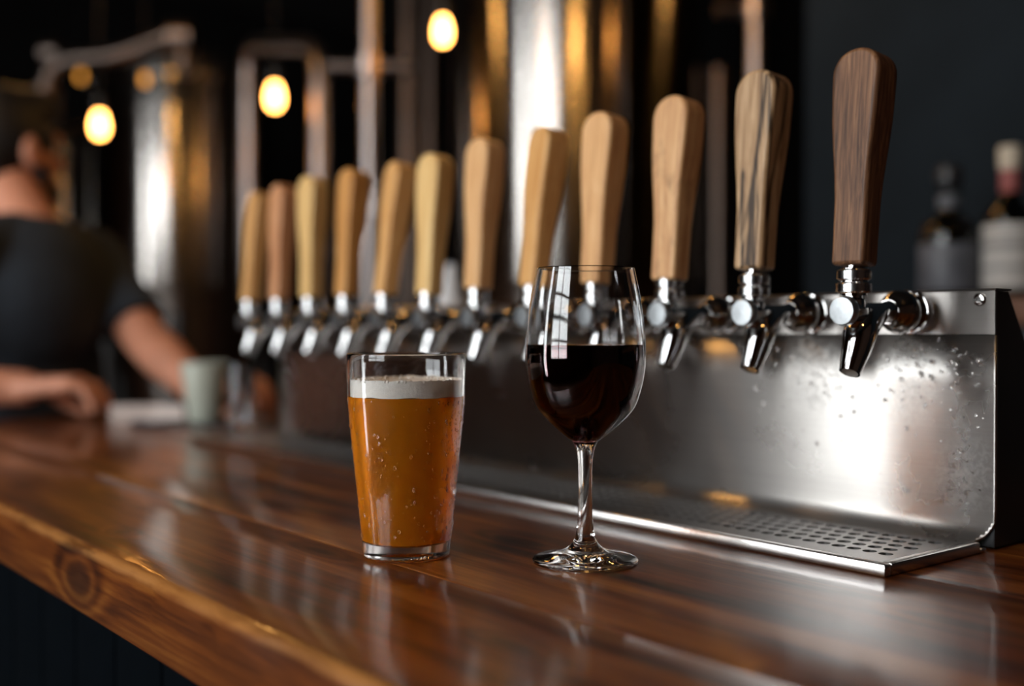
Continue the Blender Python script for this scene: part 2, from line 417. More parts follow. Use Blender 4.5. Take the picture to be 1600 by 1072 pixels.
MB().box(CX0+.06, CX1-.06, .40, 1.0, ZF, ZF+.10).build('plinth', M['black_metal'], bar, smooth=0)

# ------------------------------------------------------------------ tap tower
TX0, TX1, PY, TZ, SEAM = -1.516, -.392, .765, .1905, .1570
tower = thing('tap_tower', 'long low stainless steel tap tower with splash panel and black side behind the drip tray', 'tap tower', (0, 0, 0))
prof = [(PY, SEAM-.0006)] + [(PY, z) for z in (.12, .08, .05, .03, .020)]
R = .016
prof += [(PY-R*(1-math.cos(a)), .020-R*math.sin(a)) for a in [PI/2*k/8 for k in range(1, 9)]]
prof += [(PY-R-.004, .004)]
xs = [TX0+(TX1-TX0-.02)*i/60 for i in range(60)] + [TX1-.02+.02*k/12 for k in range(13)]
vs = []; fs = []; m = len(prof)
for x in xs:
    for (y, z) in prof:
        rc = .022; lim = TX1
        if z < rc+.004: q = rc+.004-z; lim = TX1-(rc-math.sqrt(max(rc*rc-q*q, 0)))
        vs.append((min(x, lim), y, z))
for i in range(len(xs)-1):
    for k in range(m-1): fs.append((i*m+k, i*m+k+1, (i+1)*m+k+1, (i+1)*m+k))
sp = MB().add(vs, fs).build('splash_panel', M['steel_panel'], tower, smooth=60, weld=True)
sm = sp.modifiers.new('thick', 'SOLIDIFY'); sm.thickness = .0016; sm.offset = 1.0
rl = MB()
rp = [(PY-.0025, SEAM), (PY-.0025, TZ-.002), (PY-.0005, TZ), (PY+.022, TZ), (PY+.022, TZ-.0015), (PY, TZ-.0015), (PY, SEAM)]
rl.add([(x, y, z) for x in (TX0, TX1) for (y, z) in rp], [tuple(range(7)), tuple(reversed(range(7, 14)))] + [(k, 7+k, 7+(k+1) % 7, (k+1) % 7) for k in range(7)])
rail = rl.build('rail', M['steel_rail'], tower, smooth=0)
cs = [(PY+.002, .002), (PY+.002, TZ-.002), (PY+.021, TZ-.002), (PY+.150, .002)]
MB().add([(x, y, z) for x in (TX0+.002, TX1-.002) for (y, z) in cs], [(0, 1, 2, 3), (7, 6, 5, 4)] + [(k, 4+k, 4+(k+1) % 4, (k+1) % 4) for k in range(4)]).build('casing', M['black_metal'], tower, smooth=0)
for x in (TX1-.0112, TX0+.0112):
    sc = MB().lathe([(.0001, 0), (.0048, 0), (.0048, .0008), (.0040, .0022), (.0022, .0027), (.0022, .0012), (.0001, .0012)], 20, axis_mat((x, PY-.0025, .1822), (0, -1, 0)))
    sc.build('screw', M['chrome_dark'], tower)
dm = MB(); i = 0
while i < 170:
    if i < 90: x, z = random.gauss(-.437, .022), random.gauss(.125, .022)
    elif i < 130: x, z = random.gauss(-.545, .03), random.gauss(.12, .022)
    else: x, z = random.uniform(-.62, -.40), random.uniform(.03, .15)
    i += 1
    if not (-.70 < x < -.397 and .03 < z < .154): continue
    r = random.choice((.0004, .0005, .0006, .0007, .0010, .0013)); dm.ball((x, PY-.0016, z), (r, r*.5, r*random.uniform(1., 1.6)), 8, 5)
tag(dm.build('water_droplets', M['glass'], tower), kind='stuff', label='small water drops on the steel panel')

# ------------------------------------------------------------------ drip tray with perforated grate
tray = thing('drip_tray', 'narrow stainless drip tray with perforated grate along the foot of the tap tower', 'drip tray', (0, 0, 0))
TY0, TY1 = .6260, .758; GX0, GX1 = TX0-.0, TX1-.002
rim = MB(); rw = .0085; hz = .0085
rim.box(GX0, GX1, TY0, TY0+rw, .0, hz); rim.box(GX0, GX1, TY1-.010, TY1-.0005, 0, .0035)
rim.box(GX0, GX0+rw, TY0+rw, TY1-.010, 0, hz); rim.box(GX1-rw, GX1, TY0+rw, TY1-.010, 0, hz)
bevel(rim.build('rim', M['steel_rim'], tray, smooth=0, weld=False), .0018, 2)
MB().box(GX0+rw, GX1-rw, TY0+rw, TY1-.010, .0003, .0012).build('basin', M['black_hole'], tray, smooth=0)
gr = MB(); gx0, gx1, gy0, gy1, gz, th = GX0+rw+.0014, GX1-rw-.0014, TY0+rw+.0014, TY1-.0122, .0066, .0012
NR, DX, DY, HR = 5, .0125, .0158, .0050; ya = .6585; hx0, hx1 = gx0+.012, gx1-.0085
def rect(xa, xb, ya_, yb): gr.add([(xa, ya_, gz), (xb, ya_, gz), (xb, yb, gz), (xa, yb, gz)], [(0, 1, 2, 3)])
rect(gx0, gx1, gy0, ya); rect(gx0, gx1, ya+NR*DY, gy1)
for r in range(NR):
    y0, y1 = ya+r*DY, ya+(r+1)*DY; off = 0 if r % 2 == 0 else DX/2
    n = int((hx1-hx0-DX/2)/DX); xs0 = hx1-off-n*DX
    rect(gx0, xs0, y0, y1); rect(hx1-off, gx1, y0, y1)
    for i in range(n):
        xa, xb = xs0+i*DX, xs0+(i+1)*DX; cx, cy = (xa+xb)/2, (y0+y1)/2
        K = 16; vs = []; outer = []
        for k in range(K):
            a = 2*PI*k/K+PI/K; c_, s_ = math.cos(a), math.sin(a)
            q = min((xb-xa)/2/abs(c_), (y1-y0)/2/abs(s_)); outer.append((cx+c_*q, cy+s_*q, gz))
        # snap the outer ring on to the cell corners
        for sx in (-1, 1):
            for sy in (-1, 1):
                c0 = (cx+sx*DX/2, cy+sy*DY/2); kk = min(range(K), key=lambda k: (outer[k][0]-c0[0])**2+(outer[k][1]-c0[1])**2); outer[kk] = (c0[0], c0[1], gz)
        inner = [(cx+HR*math.cos(2*PI*k/K+PI/K), cy+HR*math.sin(2*PI*k/K+PI/K), gz) for k in range(K)]
        low = [(x_, y_, gz-.004) for (x_, y_, z_) in inner]
        gr.add(outer+inner+low, [(k, (k+1) % K, K+(k+1) % K, K+k) for k in range(K)] + [(K+k, K+(k+1) % K, 2*K+(k+1) % K, 2*K+k) for k in range(K)])
gr.add([(gx0, gy0, gz), (gx1, gy0, gz), (gx1, gy0, gz-.004), (gx0, gy0, gz-.004)], [(0, 1, 2, 3)])
gr.add([(gx1, gy0, gz), (gx1, gy1, gz), (gx1, gy1, gz-.004), (gx1, gy0, gz-.004)], [(0, 1, 2, 3)])
gr.build('grate', M['steel_tray'], tray, smooth=0, weld=False)

# ------------------------------------------------------------------ beer taps (twelve)
def knurl(z0, z1, r, mb):
    seg, rows = 64, 8; vs = []; fs = []
    for i in range(rows):
        z = z0+(z1-z0)*i/(rows-1)
        for k in range(seg):
            rr = r + (.0007 if (k+i) % 2 == 0 else -.0004) if 0 < i < rows-1 else r-.0008
            a = 2*PI*k/seg; vs.append((rr*math.cos(a), rr*math.sin(a), z))
    for i in range(rows-1):
        for k in range(seg):
            k2 = (k+1) % seg; fs.append((i*seg+k, i*seg+k2, (i+1)*seg+k2, (i+1)*seg+k))
    fs.append(tuple(reversed(range(seg)))); fs.append(tuple((rows-1)*seg+k for k in range(seg)))
    mb.add(vs, fs)
SY = -.0745
TM = {}
Ay = axis_mat((0, 0, 0), (0, -1, 0))
TM['flange'] = MB().lathe([(.0001, 0), (.0172, 0), (.0176, .0012), (.0172, .003), (.0160, .0036), (.0001, .0036)], 36, Ay).mesh('flange', M['chrome'])
nut = [(.0001, .0034), (.0150, .0036)] + [(.0118+.0048*math.sin(PI*k/10), .004+.022*k/10) for k in range(11)] + [(.0100, .0275), (.0092, .031), (.0001, .031)]
TM['coupling_nut'] = MB().lathe(nut, 36, Ay).mesh('coupling_nut', M['chrome_dark'])
body = MB().lathe([(.0001, .029), (.0088, .030), (.0076, .034), (.0066, .040), (.0064, .060), (.0072, .066), (.0088, .070), (.0088, .082), (.0001, .083)], 28, Ay)
body.lathe([(.0001, 0), (.0085, 0.), (.0080, .0060), (.0062, .0075), (.0062, .0115), (.0001, .0115)], 24, Matrix.Translation((0, SY, .002)))
TM['body'] = body.mesh('body', M['chrome'])
bon = [(.0001, .0815), (.0085, .0815), (.0106, .0835), (.0108, .0875), (.0102, .0895)]
TM['bonnet'] = MB().lathe(bon+[(.0098, .0901), (.0001, .0904)], 36, Ay).mesh('bonnet', M['chrome_face'])
sp = [(0, -.036, .001), (0, -.045, -.002), (0, -.055, -.006), (0, -.0635, -.011), (0, -.068, -.0185), (0, -.0715, -.028), (0, -.0795, -.0445)]
spm = MB().tube(sp, [.0062, .0085, .0108, .0122, .0122, .0105, .0076], 24, cap=False)
spm.tube([sp[-1], (0, -.0753, -.0375)], [.0074, .0060], 24, cap=False)
spm.tube([(0, -.0795, -.0445), (0, -.0753, -.0375)], [.0061, .0058], 24, cap=True)
TM['spout'] = spm.mesh('spout', M['chrome'], 50)
k1 = MB(); knurl(.0128, .0208, .0117, k1); TM['lower_collar'] = k1.mesh('knurled_collar', M['knurl'], 8)
k2 = MB(); knurl(.0222, .0302, .0114, k2); TM['upper_collar'] = k2.mesh('knurled_collar', M['knurl'], 8)
TM['stem'] = MB().lathe([(.0001, .0105), (.0098, .0110), (.0098, .0310), (.0060, .0318), (.0058, .0400), (.0001, .0400)], 24).mesh('stem', M['chrome'])
def handle_mesh(mat):
    H = .158; half = []
    for (q, hw) in ((0, .0134), (.12, .0134), (.3, .0136), (.42, .0144), (.55, .0162), (.68, .0180), (.80, .0190), (.885, .0194)): half.append((hw, q*H))
    n = 8; rx, rz = .0194, .0182                      # crown of the handle
    top = [(rx*math.cos(a)**.92 if k < n else 0., .885*H+rz*math.sin(a)) for k, a in [(k, PI/2*k/n) for k in range(1, n+1)]]
    right = half+top; left = [(-a, b) for (a, b) in reversed(right) if a > 1e-6]
    out = right+left; vs = []; m = len(out)
    for sgn in (-1, 1):
        for (a, b) in out:
            q = b/H; thk = .0104+.0032*min(1, max(0, (q-.25)/.35))-.0010*max(0, q-.6)
            vs.append((a, sgn*thk, b))
    mb = MB().add(vs, [tuple(range(m)), tuple(reversed(range(m, 2*m)))] + [(k, m+k, m+(k+1) % m, (k+1) % m) for k in range(m)])
    me = mb.mesh('handle', mat, 0); o = bpy.data.objects.new('tmp', me); bevel(o, .0034, 4, 50); me.set_sharp_from_angle(angle=math.radians(60)); bpy.data.objects.remove(o)
    return me
HM = {k: handle_mesh(M[k]) for k in ('walnut', 'cracked_oak', 'knotty_oak', 'pale_oak', 'honey_oak', 'blond_ash', 'amber_wood', 'red_wood')}
TAPS = [('walnut', 5.3, 0, 'dark walnut handle, first from the right end'),
        ('cracked_oak', 5.0, 0, 'tan wooden handle veined with black cracks, second from the right end'),
        ('knotty_oak', 5.0, 0, 'light knotty handle, right of the wine glass, third from right'),
        ('pale_oak', 4.5, 0, 'pale tan handle right behind the wine glass, fourth from right'),
        ('honey_oak', 7.0, -7, 'tan handle beside the wine glass left rim, fifth from right'),
        ('pale_oak', 4.0, 0, 'pale peach wooden handle between the two drinks, sixth from right'),
        ('blond_ash', 4.0, 4, 'blond yellow wooden handle behind the beer rim, seventh from right'),
        ('honey_oak', 8.0, -6, 'slim-looking honey wooden handle leaning back, eighth from right'),
        ('amber_wood', 4.5, 0, 'amber orange wooden handle, ninth from right and fourth from left'),
        ('blond_ash', 1.5, 4, 'upright blond wooden handle third from the left end'),
        ('red_wood', 3.0, 0, 'reddish wooden handle second from the left end'),
        ('honey_oak', 6.0, -4, 'tan handle farthest away at the left end of the rail')]
SINK = (-0.002, -0.001, -0.006, -0.006, -0.005, -0.005, -0.0095, -0.006, -0.005, -0.005, -0.006, -0.006)      # how far each handle is screwed down
for i, (mk, lean, yaw, lab) in enumerate(TAPS):
    t = thing('beer_tap', 'chrome beer tap with '+lab, 'beer tap', (-.4587-.0904*i, PY-.0025, .1738), 0, 'beer taps along the tap tower')
    for nm in ('flange', 'coupling_nut', 'body', 'bonnet', 'spout'): link(nm, TM[nm], t)
    for nm in ('lower_collar', 'upper_collar'): c = link('knurled_collar', TM[nm], t); c.location = (0, SY, 0)
    link('stem', TM['stem'], t).location = (0, SY, 0)
    h = link('handle', HM[mk], t); h.modifiers.new('normals', 'WEIGHTED_NORMAL').keep_sharp = True; h.location = (0, SY, .0345+SINK[i]); h.rotation_euler = (-math.radians(lean), 0, math.radians(yaw))
    if mk == 'walnut': h['label'] = 'dark walnut handle'

# ------------------------------------------------------------------ pint of beer
def spline(pts, n=6):
    """Catmull-Rom through (r, z) points"""
    P = [pts[0]]+list(pts)+[pts[-1]]; out = []
    for i in range(1, len(P)-2):
        for k in range(n):
            t = k/n; a, b, c, d = (np.array(P[i+j]) for j in (-1, 0, 1, 2))
            out.append(tuple(.5*((2*b)+(-a+c)*t+(2*a-5*b+4*c-d)*t*t+(-a+3*b-3*c+d)*t**3)))
    out.append(tuple(pts[-1])); return [(max(r, 1e-5), z) for r, z in out]
gp = at(635, 868, .772); gp.z = 0
pint = thing('pint_glass', 'tapered pint glass of amber beer with white foam, left of the wine glass', 'glass of beer', gp)
outer = [(.0305, .0015), (.0318, .012), (.0337, .033), (.0384, .0775), (.0408, .1030), (.0416, .1130), (.0424, .1425)]
def orad(z): return float(np.interp(z, [p[1] for p in outer], [p[0] for p in outer]))
WT = .0019
op = [(1e-5, .0012), (.024, .0012), (.0285, .0)] + spline(outer, 5) + [(.0422, .1432), (.0414, .1436), (.0408, .1432)]
ip = [(orad(z)-WT, z) for z in (.142, .128, .113, .103, .0775, .055, .033, .018)] + [(.0285, .0125), (.025, .0110), (1e-5, .0108)]
MB().lathe(op+ip, 72).build('tumbler', M['glass'], pint, smooth=35)
FB, FT = .1135, .1245
bp = [(1e-5, .0106), (.0252, .0108), (.0289, .0123)] + [(orad(z)-WT+.0003, z) for z in (.018, .033, .055, .0775, .103, .1100, FB)] + [(1e-5, FB)]
MB().lathe(bp, 72).build('beer', M['beer'], pint, smooth=35)
fm = [(1e-5, FB+.0001)] + [(orad(z)-WT-.00015, z) for z in (FB+.0001, FB+.004, FT-.002)] + [(orad(FT)-WT-.0004, FT+.0010), (orad(FT)-WT-.003, FT+.0004), (.025, FT-.001), (.012, FT-.0006), (1e-5, FT-.0008)]
fo = MB().lathe(fm, 72)
fo.v = [(x, y, z + (.0006*math.sin(x*900)*math.sin(y*800+x*300) if z > FT-.001 else 0) + (.0005*math.sin(math.atan2(y, x)*9) if z < FB+.001 else 0)) for (x, y, z) in fo.v]
for k in range(150):
    a = random.uniform(0, 2*PI); rr = random.choice((orad(FT)-WT-.0008, random.uniform(.03, .038))); fo.ball((rr*math.cos(a), rr*math.sin(a), FT+.0004), random.uniform(.0005, .0013), 6, 4)
fo.build('foam', M['foam'], pint, smooth=60)
dm = MB(); view_a = math.atan2(-gp.y, -gp.x)
for k in range(520):
    da = random.gauss(1.1, .28) if k < 330 else random.uniform(-1.5, 1.5)
    z = random.uniform(.014, .112); r = random.choice((.0003, .0004, .0004, .0005, .0007, .0010)); a = view_a+da
    R_ = orad(z)+.0000
    A = Matrix.Rotation(a, 3, 'Z'); dm.ball((R_*math.cos(a), R_*math.sin(a), z), (r*.6, r, r*random.uniform(1, 1.8)), 7, 5, A)
tag(dm.build('condensation', M['glass'], pint), kind='stuff', label='condensation droplets on the beer glass')

# ------------------------------------------------------------------ glass of red wine
wp = at(914.5, 879, .749); wp.z = 0
wine = thing('wine_glass', 'stemmed glass half full of dark red wine, right of the beer', 'wine glass', wp)
bowl = [(.0088, .0835), (.0150, .0877), (.0262, .0978), (.0340, .1070), (.0386, .1202), (.0408, .1320), (.0415, .1410), (.0408, .1580), (.0381, .1800), (.0338, .2020)]
stem = [(.0364, .0022), (.0340, .0036), (.0240, .0058), (.0140, .0090), (.0086, .0140), (.0062, .0210), (.0052, .0320), (.0047, .0500), (.0050, .0680), (.0062, .0770), (.0085, .0830)]
def brad(z): return float(np.interp(z, [p[1] for p in bowl], [p[0] for p in bowl]))
sb = spline(bowl, 6); WTB = .0011
op = [(1e-5, .0010), (.022, .0008), (.0345, .0), (.0362, .0006)] + spline(stem, 5) + sb[1:] + [(.0336, .2026), (.0331, .2024)]
ip = [(max(r-WTB, 1e-5), z) for (r, z) in reversed(sb) if z > .089] + [(.0090, .0865), (1e-5, .0852)]
MB().lathe(op+ip, 80).build('stemware', M['glass'], wine, smooth=35)
WL = .1492
wl = [(max(r-WTB+.0003, 1e-5), z) for (r, z) in sb if .089 < z < WL]
wpf = [(1e-5, .0850), (.0092, .0863)] + wl + [(brad(WL)-WTB+.0006, WL+.0007), (brad(WL)-WTB-.0012, WL), (1e-5, WL-.0001)]
MB().lathe(wpf, 80).build('wine', M['wine'], wine, smooth=35)

# ------------------------------------------------------------------ small things at the far end of the bar
cp = at(320, 663, 1.864); cp.z = .0045
cup = thing('ceramic_tumbler', 'pale sage ceramic tumbler standing on the black rubber mat', 'cup', cp)
MB().lathe([(1e-5, 0), (.026, 0), (.0285, .003), (.033, .045), (.0405, .099), (.0402, .1015), (.0387, .1020), (.0374, .099), (.030, .045), (.026, .008), (1e-5, .006)], 40).build('tumbler_body', M['ceramic'], cup)
MB().lathe([(1e-5, .078), (.0348, .078), (.0340, .0795), (1e-5, .0795)], 32).build('drink', M['black_hole'], cup)
mp = at(345, 668, 1.80); mp.z = 0
mat = MB().box(-.095, .14, -.05, .05, 0, .0045).build('bar_mat', M['rubber']); bevel(mat, .0015, 2)
mat.location = (cp.x+.04, cp.y-.01, 0); mat.rotation_euler = (0, 0, math.radians(38)); tag(mat, 'black rubber bar mat under the ceramic tumbler', 'mat')
ph = at(243, 667, 1.83); ph.z = 0
pho = thing('smartphone', 'dark blue glossy phone lying flat left of the rubber mat', 'phone', ph, math.radians(20))
bevel(MB().box(-.034, .034, -.026, .026, 0, .009).build('phone_case', M['rubber'], pho), .003, 2)
bevel(MB().box(-.031, .031, -.023, .023, .009, .0098).build('screen', M['phone'], pho), .0003, 1)
sg = at(414, 680, 1.665); sg = Vector((-1.585, .735, 0))
shot = thing('shot_glass', 'tall narrow empty taster glass at the left end of the tap tower', 'glass', sg)
MB().lathe([(1e-5, 0), (.0175, 0), (.0185, .003), (.0215, .108), (.0208, .109), (.0200, .108), (.0170, .018), (1e-5, .016)], 36).build('taster', M['glass'], shot)
c0, c1, c2 = at(172, 641, 1.90), at(236, 641, 1.91), at(287, 636, 1.90)
card = thing('folded_card', 'folded cream paper card standing on the counter by the hand', 'card', (c1.x, c1.y, 0))
for (a, b) in ((c0, c1), (c1, c2)):
    d = Vector((b.x-a.x, b.y-a.y, 0)); n_ = Vector((-d.y, d.x, 0)).normalized()*.0012
    q = []
    for (p_, s_) in ((a, 1), (b, 1), (b, -1), (a, -1)):
        for z in (.0005, .031): q.append((p_.x-c1.x+n_.x*s_, p_.y-c1.y+n_.y*s_, z))
    MB().add(q, [(0, 2, 3, 1), (2, 4, 5, 3), (4, 6, 7, 5), (6, 0, 1, 7), (0, 6, 4, 2), (1, 3, 5, 7)]).build('leaf', M['paper'], card, smooth=0)
sq = at(705, 440, 1.80); sq.z = 0
bot = thing('squeeze_bottle', 'white squeeze bottle with conical nozzle standing behind the taps', 'bottle', sq)
MB().lathe([(1e-5, 0), (.029, 0), (.032, .003), (.032, .165), (.030, .175), (1e-5, .176)], 28).build('bottle_body', M['white_plastic'], bot)
MB().lathe([(1e-5, .1755), (.031, .176), (.031, .190), (.027, .202), (.014, .238), (.010, .264), (.007, .270), (1e-5, .270)], 28).build('nozzle_cap', M['white_plastic'], bot)

# ------------------------------------------------------------------ back shelf with bottles, right
shelf = thing('back_bar', 'brown wooden back bar shelf along the dark wall', 'shelf', (0, 0, 0))
SZ = .215
bevel(MB().box(-1.35, 1.6, 1.74, 2.058, SZ-.045, SZ).build('shelf_top', M['shelf_wood'], shelf, smooth=0), .003, 2)
MB().box(-1.33, 1.58, 1.78, 2.058, ZF, SZ-.0455).build('cabinet', M['black_metal'], shelf, smooth=0)
b1 = at(1482, 470, 1.95); b1.z = SZ
bt = thing('liquor_bottle', 'squat black bottle with grey label and round black stopper on the back bar', 'bottle', b1)
MB().lathe([(1e-5, 0), (.047, 0), (.050, .004), (.050, .115), (.044, .135), (.022, .150), (.0185, .160), (.0185, .190), (.021, .193), (.021, .200), (1e-5, .2)], 36).build('bottle_body', M['bottle_glass'], bt)
MB().lathe([(1e-5, .2005), (.019, .2005), (.022, .206), (.0245, .222), (.021, .237), (.010, .243), (1e-5, .244)], 28).build('stopper', M['black_cap'], bt)
MB().lathe([(.0502, .015), (.0506, .016), (.0506, .098), (.0502, .099)], 36).build('label_wrap', M['grey_label'], bt)
MB().lathe([(.0188, .164), (.0192, .165), (.0192, .186), (.0188, .187)], 28).build('neck_band', M['grey_label'], bt)
b2 = at(1577, 470, 1.90); b2.z = SZ
bt = thing('liquor_bottle', 'dark bottle with white label, red foil neck and cream cap, at the right edge', 'bottle', b2)
MB().lathe([(1e-5, 0), (.042, 0), (.0445, .004), (.0445, .135), (.040, .150), (.020, .172), (.0155, .185), (.0150, .225), (1e-5, .226)], 36).build('bottle_body', M['bottle_glass'], bt)
MB().lathe([(.0447, .018), (.0451, .019), (.0451, .128), (.0447, .129)], 36).build('label_wrap', M['label'], bt)
for (z0, z1) in ((.086, .097), (.050, .057), (.108, .113)): MB().lathe([(.0452, z0), (.0454, z0+.001), (.0454, z1-.001), (.0452, z1)], 36).build('label_band', M['label_band'], bt)
MB().lathe([(.0158, .186), (.0164, .187), (.0160, .2255), (1e-5, .2262)], 28).build('foil', M['red_foil'], bt)
MB().lathe([(1e-5, .2263), (.0170, .2264), (.0185, .230), (.0190, .262), (.017, .266), (1e-5, .266)], 28).build('cap', M['cream_cap'], bt)

# ------------------------------------------------------------------ brewing tanks and pipes
def tank(name, label, px, f, rad, ztop, zbot, port_a):
    c = W((px-800)/FPX*f, f, 0)
    t = thing(name, label, 'tank', (c.x, c.y, ZF))
    zt, zb = ztop-ZF, zbot-ZF
    pr = [(rad-.03, zb-.02), (rad-.008, zb-.008), (rad, zb+.012), (rad, zt-.012), (rad-.006, zt)]
    MB().lathe([(1e-5, zb-.02)]+pr+[(1e-5, zt)], 96).build('shell', M['steel_tank'], t, smooth=50)
    MB().lathe([(.045, .30), (.05, .28)]+[(.05+(rad-.06)*q, .28+(zb-.022-.28)*q) for q in (.25, .5, .75, 1.)], 72).build('cone_bottom', M['steel_tank'], t, smooth=50)
    MB().lathe([(rad*math.cos(a) if k < 10 else 1e-5, zt+.001+rad*.34*math.sin(a)) for k, a in [(k, PI/2*k/10) for k in range(11)]], 72).build('dome_top', M['steel_tank'], t, smooth=50)
    MB().lathe([(rad+.001, zt-.05), (rad+.005, zt-.047), (rad+.005, zt-.033), (rad+.001, zt-.03)], 72).build('seam_band', M['steel_tank'], t)
    for k in range(4):
        a = PI/4+PI/2*k+.3; p = Vector((math.cos(a)*(rad-.06), math.sin(a)*(rad-.06), 0))
        MB().tube([(p.x, p.y, .02), (p.x, p.y, zb-.04)], .032, 14).lathe([(.05, 0), (.05, .02)], 16, Matrix.Translation(p)).build('leg', M['iron'], t)
    MB().tube([(0, 0, .29), (0, 0, .16), (.03, 0, .12), (.16, 0, .12)], .026, 14).build('outlet_pipe', M['steel_tank'], t)
    d = Vector((math.cos(port_a), math.sin(port_a), 0))
    return t, c
t1, c1_ = tank('brewing_tank', 'smaller steel brewing tank with domed top at left behind the person', 290, 4.6, .375, 1.20, .33, 0)
t2, c2_ = tank('brewing_tank', 'big steel brewing tank in the centre behind the tap handles', 902, 3.7, .42, 2.05, .31, 0)
t3, c3_ = tank('brewing_tank', 'dim steel brewing tank far back at the left edge above the head', 95, 5.4, .34, 1.05, .25, 0)
def pipe(label, pts, r, fittings=(), name='steel_pipe', mat='steel_pipe'):
    o = thing(name, label, 'pipe', (0, 0, 0))
    pp = [Vector(p) for p in pts]
    # round the corners
    out = [pp[0]]
    for i in range(1, len(pp)-1):
        a, b, c = pp[i-1], pp[i], pp[i+1]; q = min(.12, (a-b).length*.45, (c-b).length*.45)
        s, e = b+(a-b).normalized()*q, b+(c-b).normalized()*q
        for k in range(7): t_ = k/6; out.append(s*(1-t_)**2+b*2*t_*(1-t_)+e*t_*t_)
    out.append(pp[-1])
    MB().tube(out, r, 18).build('tube', M[mat], o)
    for (p, d, rr, ln) in fittings:
        A = axis_mat(p, d); MB().lathe([(1e-5, -ln/2), (rr, -ln/2), (rr*1.0, ln/2), (1e-5, ln/2)], 20, A).build('clamp', M[mat], o)
    return o
def vert(px, f, ztop, zbot): c = W((px-800)/FPX*f, f, 0); return [(c.x, c.y, ztop), (c.x, c.y, zbot)]
UP = Vector((0, 0, 1)); RT = Vector((AR, AF, 0))
p0 = at(578, 105, 2.9)
pipe('vertical steel pipe with cross clamp between the two bigger tanks', vert(578, 2.9, ZC, ZF), .021,
     [(p0, UP, .034, .05), (p0+RT*.07, RT, .018, .09), (p0-RT*.07, RT, .016, .09), (at(583, 320, 2.9), UP, .03, .06), (at(583, 290, 2.9), UP, .026, .02)])
f_ = 3.6
pipe('bent steel pipe arching over and down beside the smaller tank', [at(390, 470, f_+.6), at(388, 72, f_+.6), at(500, 72, f_), W((500-800)/FPX*f_, f_, ZF)], .03,
     [(at(500, 390, f_), UP, .042, .05)])
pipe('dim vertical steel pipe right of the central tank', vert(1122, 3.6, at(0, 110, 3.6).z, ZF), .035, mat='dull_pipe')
p1 = at(1180, 18, 2.9)
pipe('vertical steel pipe with side valve above the second tap handle', vert(1180, 2.9, ZC, ZF), .021, [(p1, UP, .034, .05), (p1-RT*.06, RT, .016, .09)])
f_ = 3.95
pipe('sloping overhead steel pipe with elbows at upper left', [at(72, 200, f_), at(76, 95, f_), at(180, 92, f_), at(288, 48, f_), at(292, 118, f_)], .03,
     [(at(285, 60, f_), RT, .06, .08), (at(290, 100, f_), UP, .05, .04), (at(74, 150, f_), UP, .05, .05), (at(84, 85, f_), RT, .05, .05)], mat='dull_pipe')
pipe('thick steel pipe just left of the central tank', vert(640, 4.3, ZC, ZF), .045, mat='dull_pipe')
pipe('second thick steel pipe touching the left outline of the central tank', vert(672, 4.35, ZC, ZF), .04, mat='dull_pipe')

# ------------------------------------------------------------------ pendant bulbs
def pendant(label, pos, big=1.0, mat='bulb'):
    pos = Vector(pos); t = thing('pendant_lamp', label, 'lamp', pos, 0, 'bare amber pendant bulbs')
    k = big
    MB().lathe([(1e-5, -.034*k), (.010*k, -.032*k), (.0175*k, -.022*k), (.020*k, -.006*k), (.0185*k, .012*k), (.013*k, .026*k), (.011*k, .034*k), (1e-5, .034*k)], 24).build('bulb', M[mat], t)
    MB().lathe([(1e-5, .0345*k), (.0145*k, .0345*k), (.0165*k, .045*k), (.0165*k, .075*k), (.007*k, .085*k), (1e-5, .086*k)], 20).build('socket', M['iron'], t)
    MB().tube([(0, 0, .085*k), (0, 0, ZC-pos.z)], .0028, 8).build('cord', M['iron'], t)
pendant('glowing amber bulb left of the smaller tank, above the person', at(157, 196, 3.7), 1.15)
pendant('glowing amber bulb right of the smaller tank beside the bent pipe', at(430, 152, 3.55), 1.15)
pendant('glowing amber bulb in front of the big central tank, highest in view', at(692, 50, 2.75), .95)
pendant('glowing amber bulb hanging right of the big central tank, above the picture', at(1105, -70, 2.85), 1.)
for x, q in ((.35, 'right end'), (-.75, 'middle'), (-1.85, 'left end')):
    pendant('large amber globe bulb hanging high above the bar counter near its '+q, (x, .10, 1.35), 2.0, 'globe')
for x, y, z, q in ((-1.75, 1.55, 1.25, 'back bar shelf'), (-3.3, .95, 1.5, 'person'), (-1.55, 3.3, 1.75, 'passage right of the central tank')):
    pendant('large amber globe bulb hanging high above the '+q, (x, y, z), 2.0, 'globe')
pendant('small dim bulb added for an amber glint just above the dome of the smaller tank', at(228, 125, 4.0), .6, 'glint')  # this and the next: added glowing stand-ins for reflected glints
pendant('small dim bulb added for an amber glint far back above the person', at(128, 120, 6.2), .8, 'glint')

# ------------------------------------------------------------------ the person at the far end of the bar
def remesh(mb, name, mat, parent, voxel, smooth_it=4):
    me = bpy.data.meshes.new('tmp'); me.from_pydata([tuple(v) for v in mb.v], [], mb.f)
    o = bpy.data.objects.new('tmp', me); COL.objects.link(o)
    r = o.modifiers.new('r', 'REMESH'); r.mode = 'VOXEL'; r.voxel_size = voxel
    s = o.modifiers.new('s', 'SMOOTH'); s.iterations = smooth_it; s.factor = .5
    dg = bpy.context.evaluated_depsgraph_get(); dg.update()
    res = bpy.data.meshes.new_from_object(o.evaluated_get(dg)); bpy.data.objects.remove(o)
    res.name = name; res.materials.clear(); res.materials.append(mat)
    for p in res.polygons: p.use_smooth = True
    return link(name, res, parent)
FEET = W(-.99, 2.33, ZF)
per = thing('person', 'person in charcoal t-shirt, head turned away, leaning on the far end of the bar', 'person', FEET)
def L(v): return Vector(v)-FEET
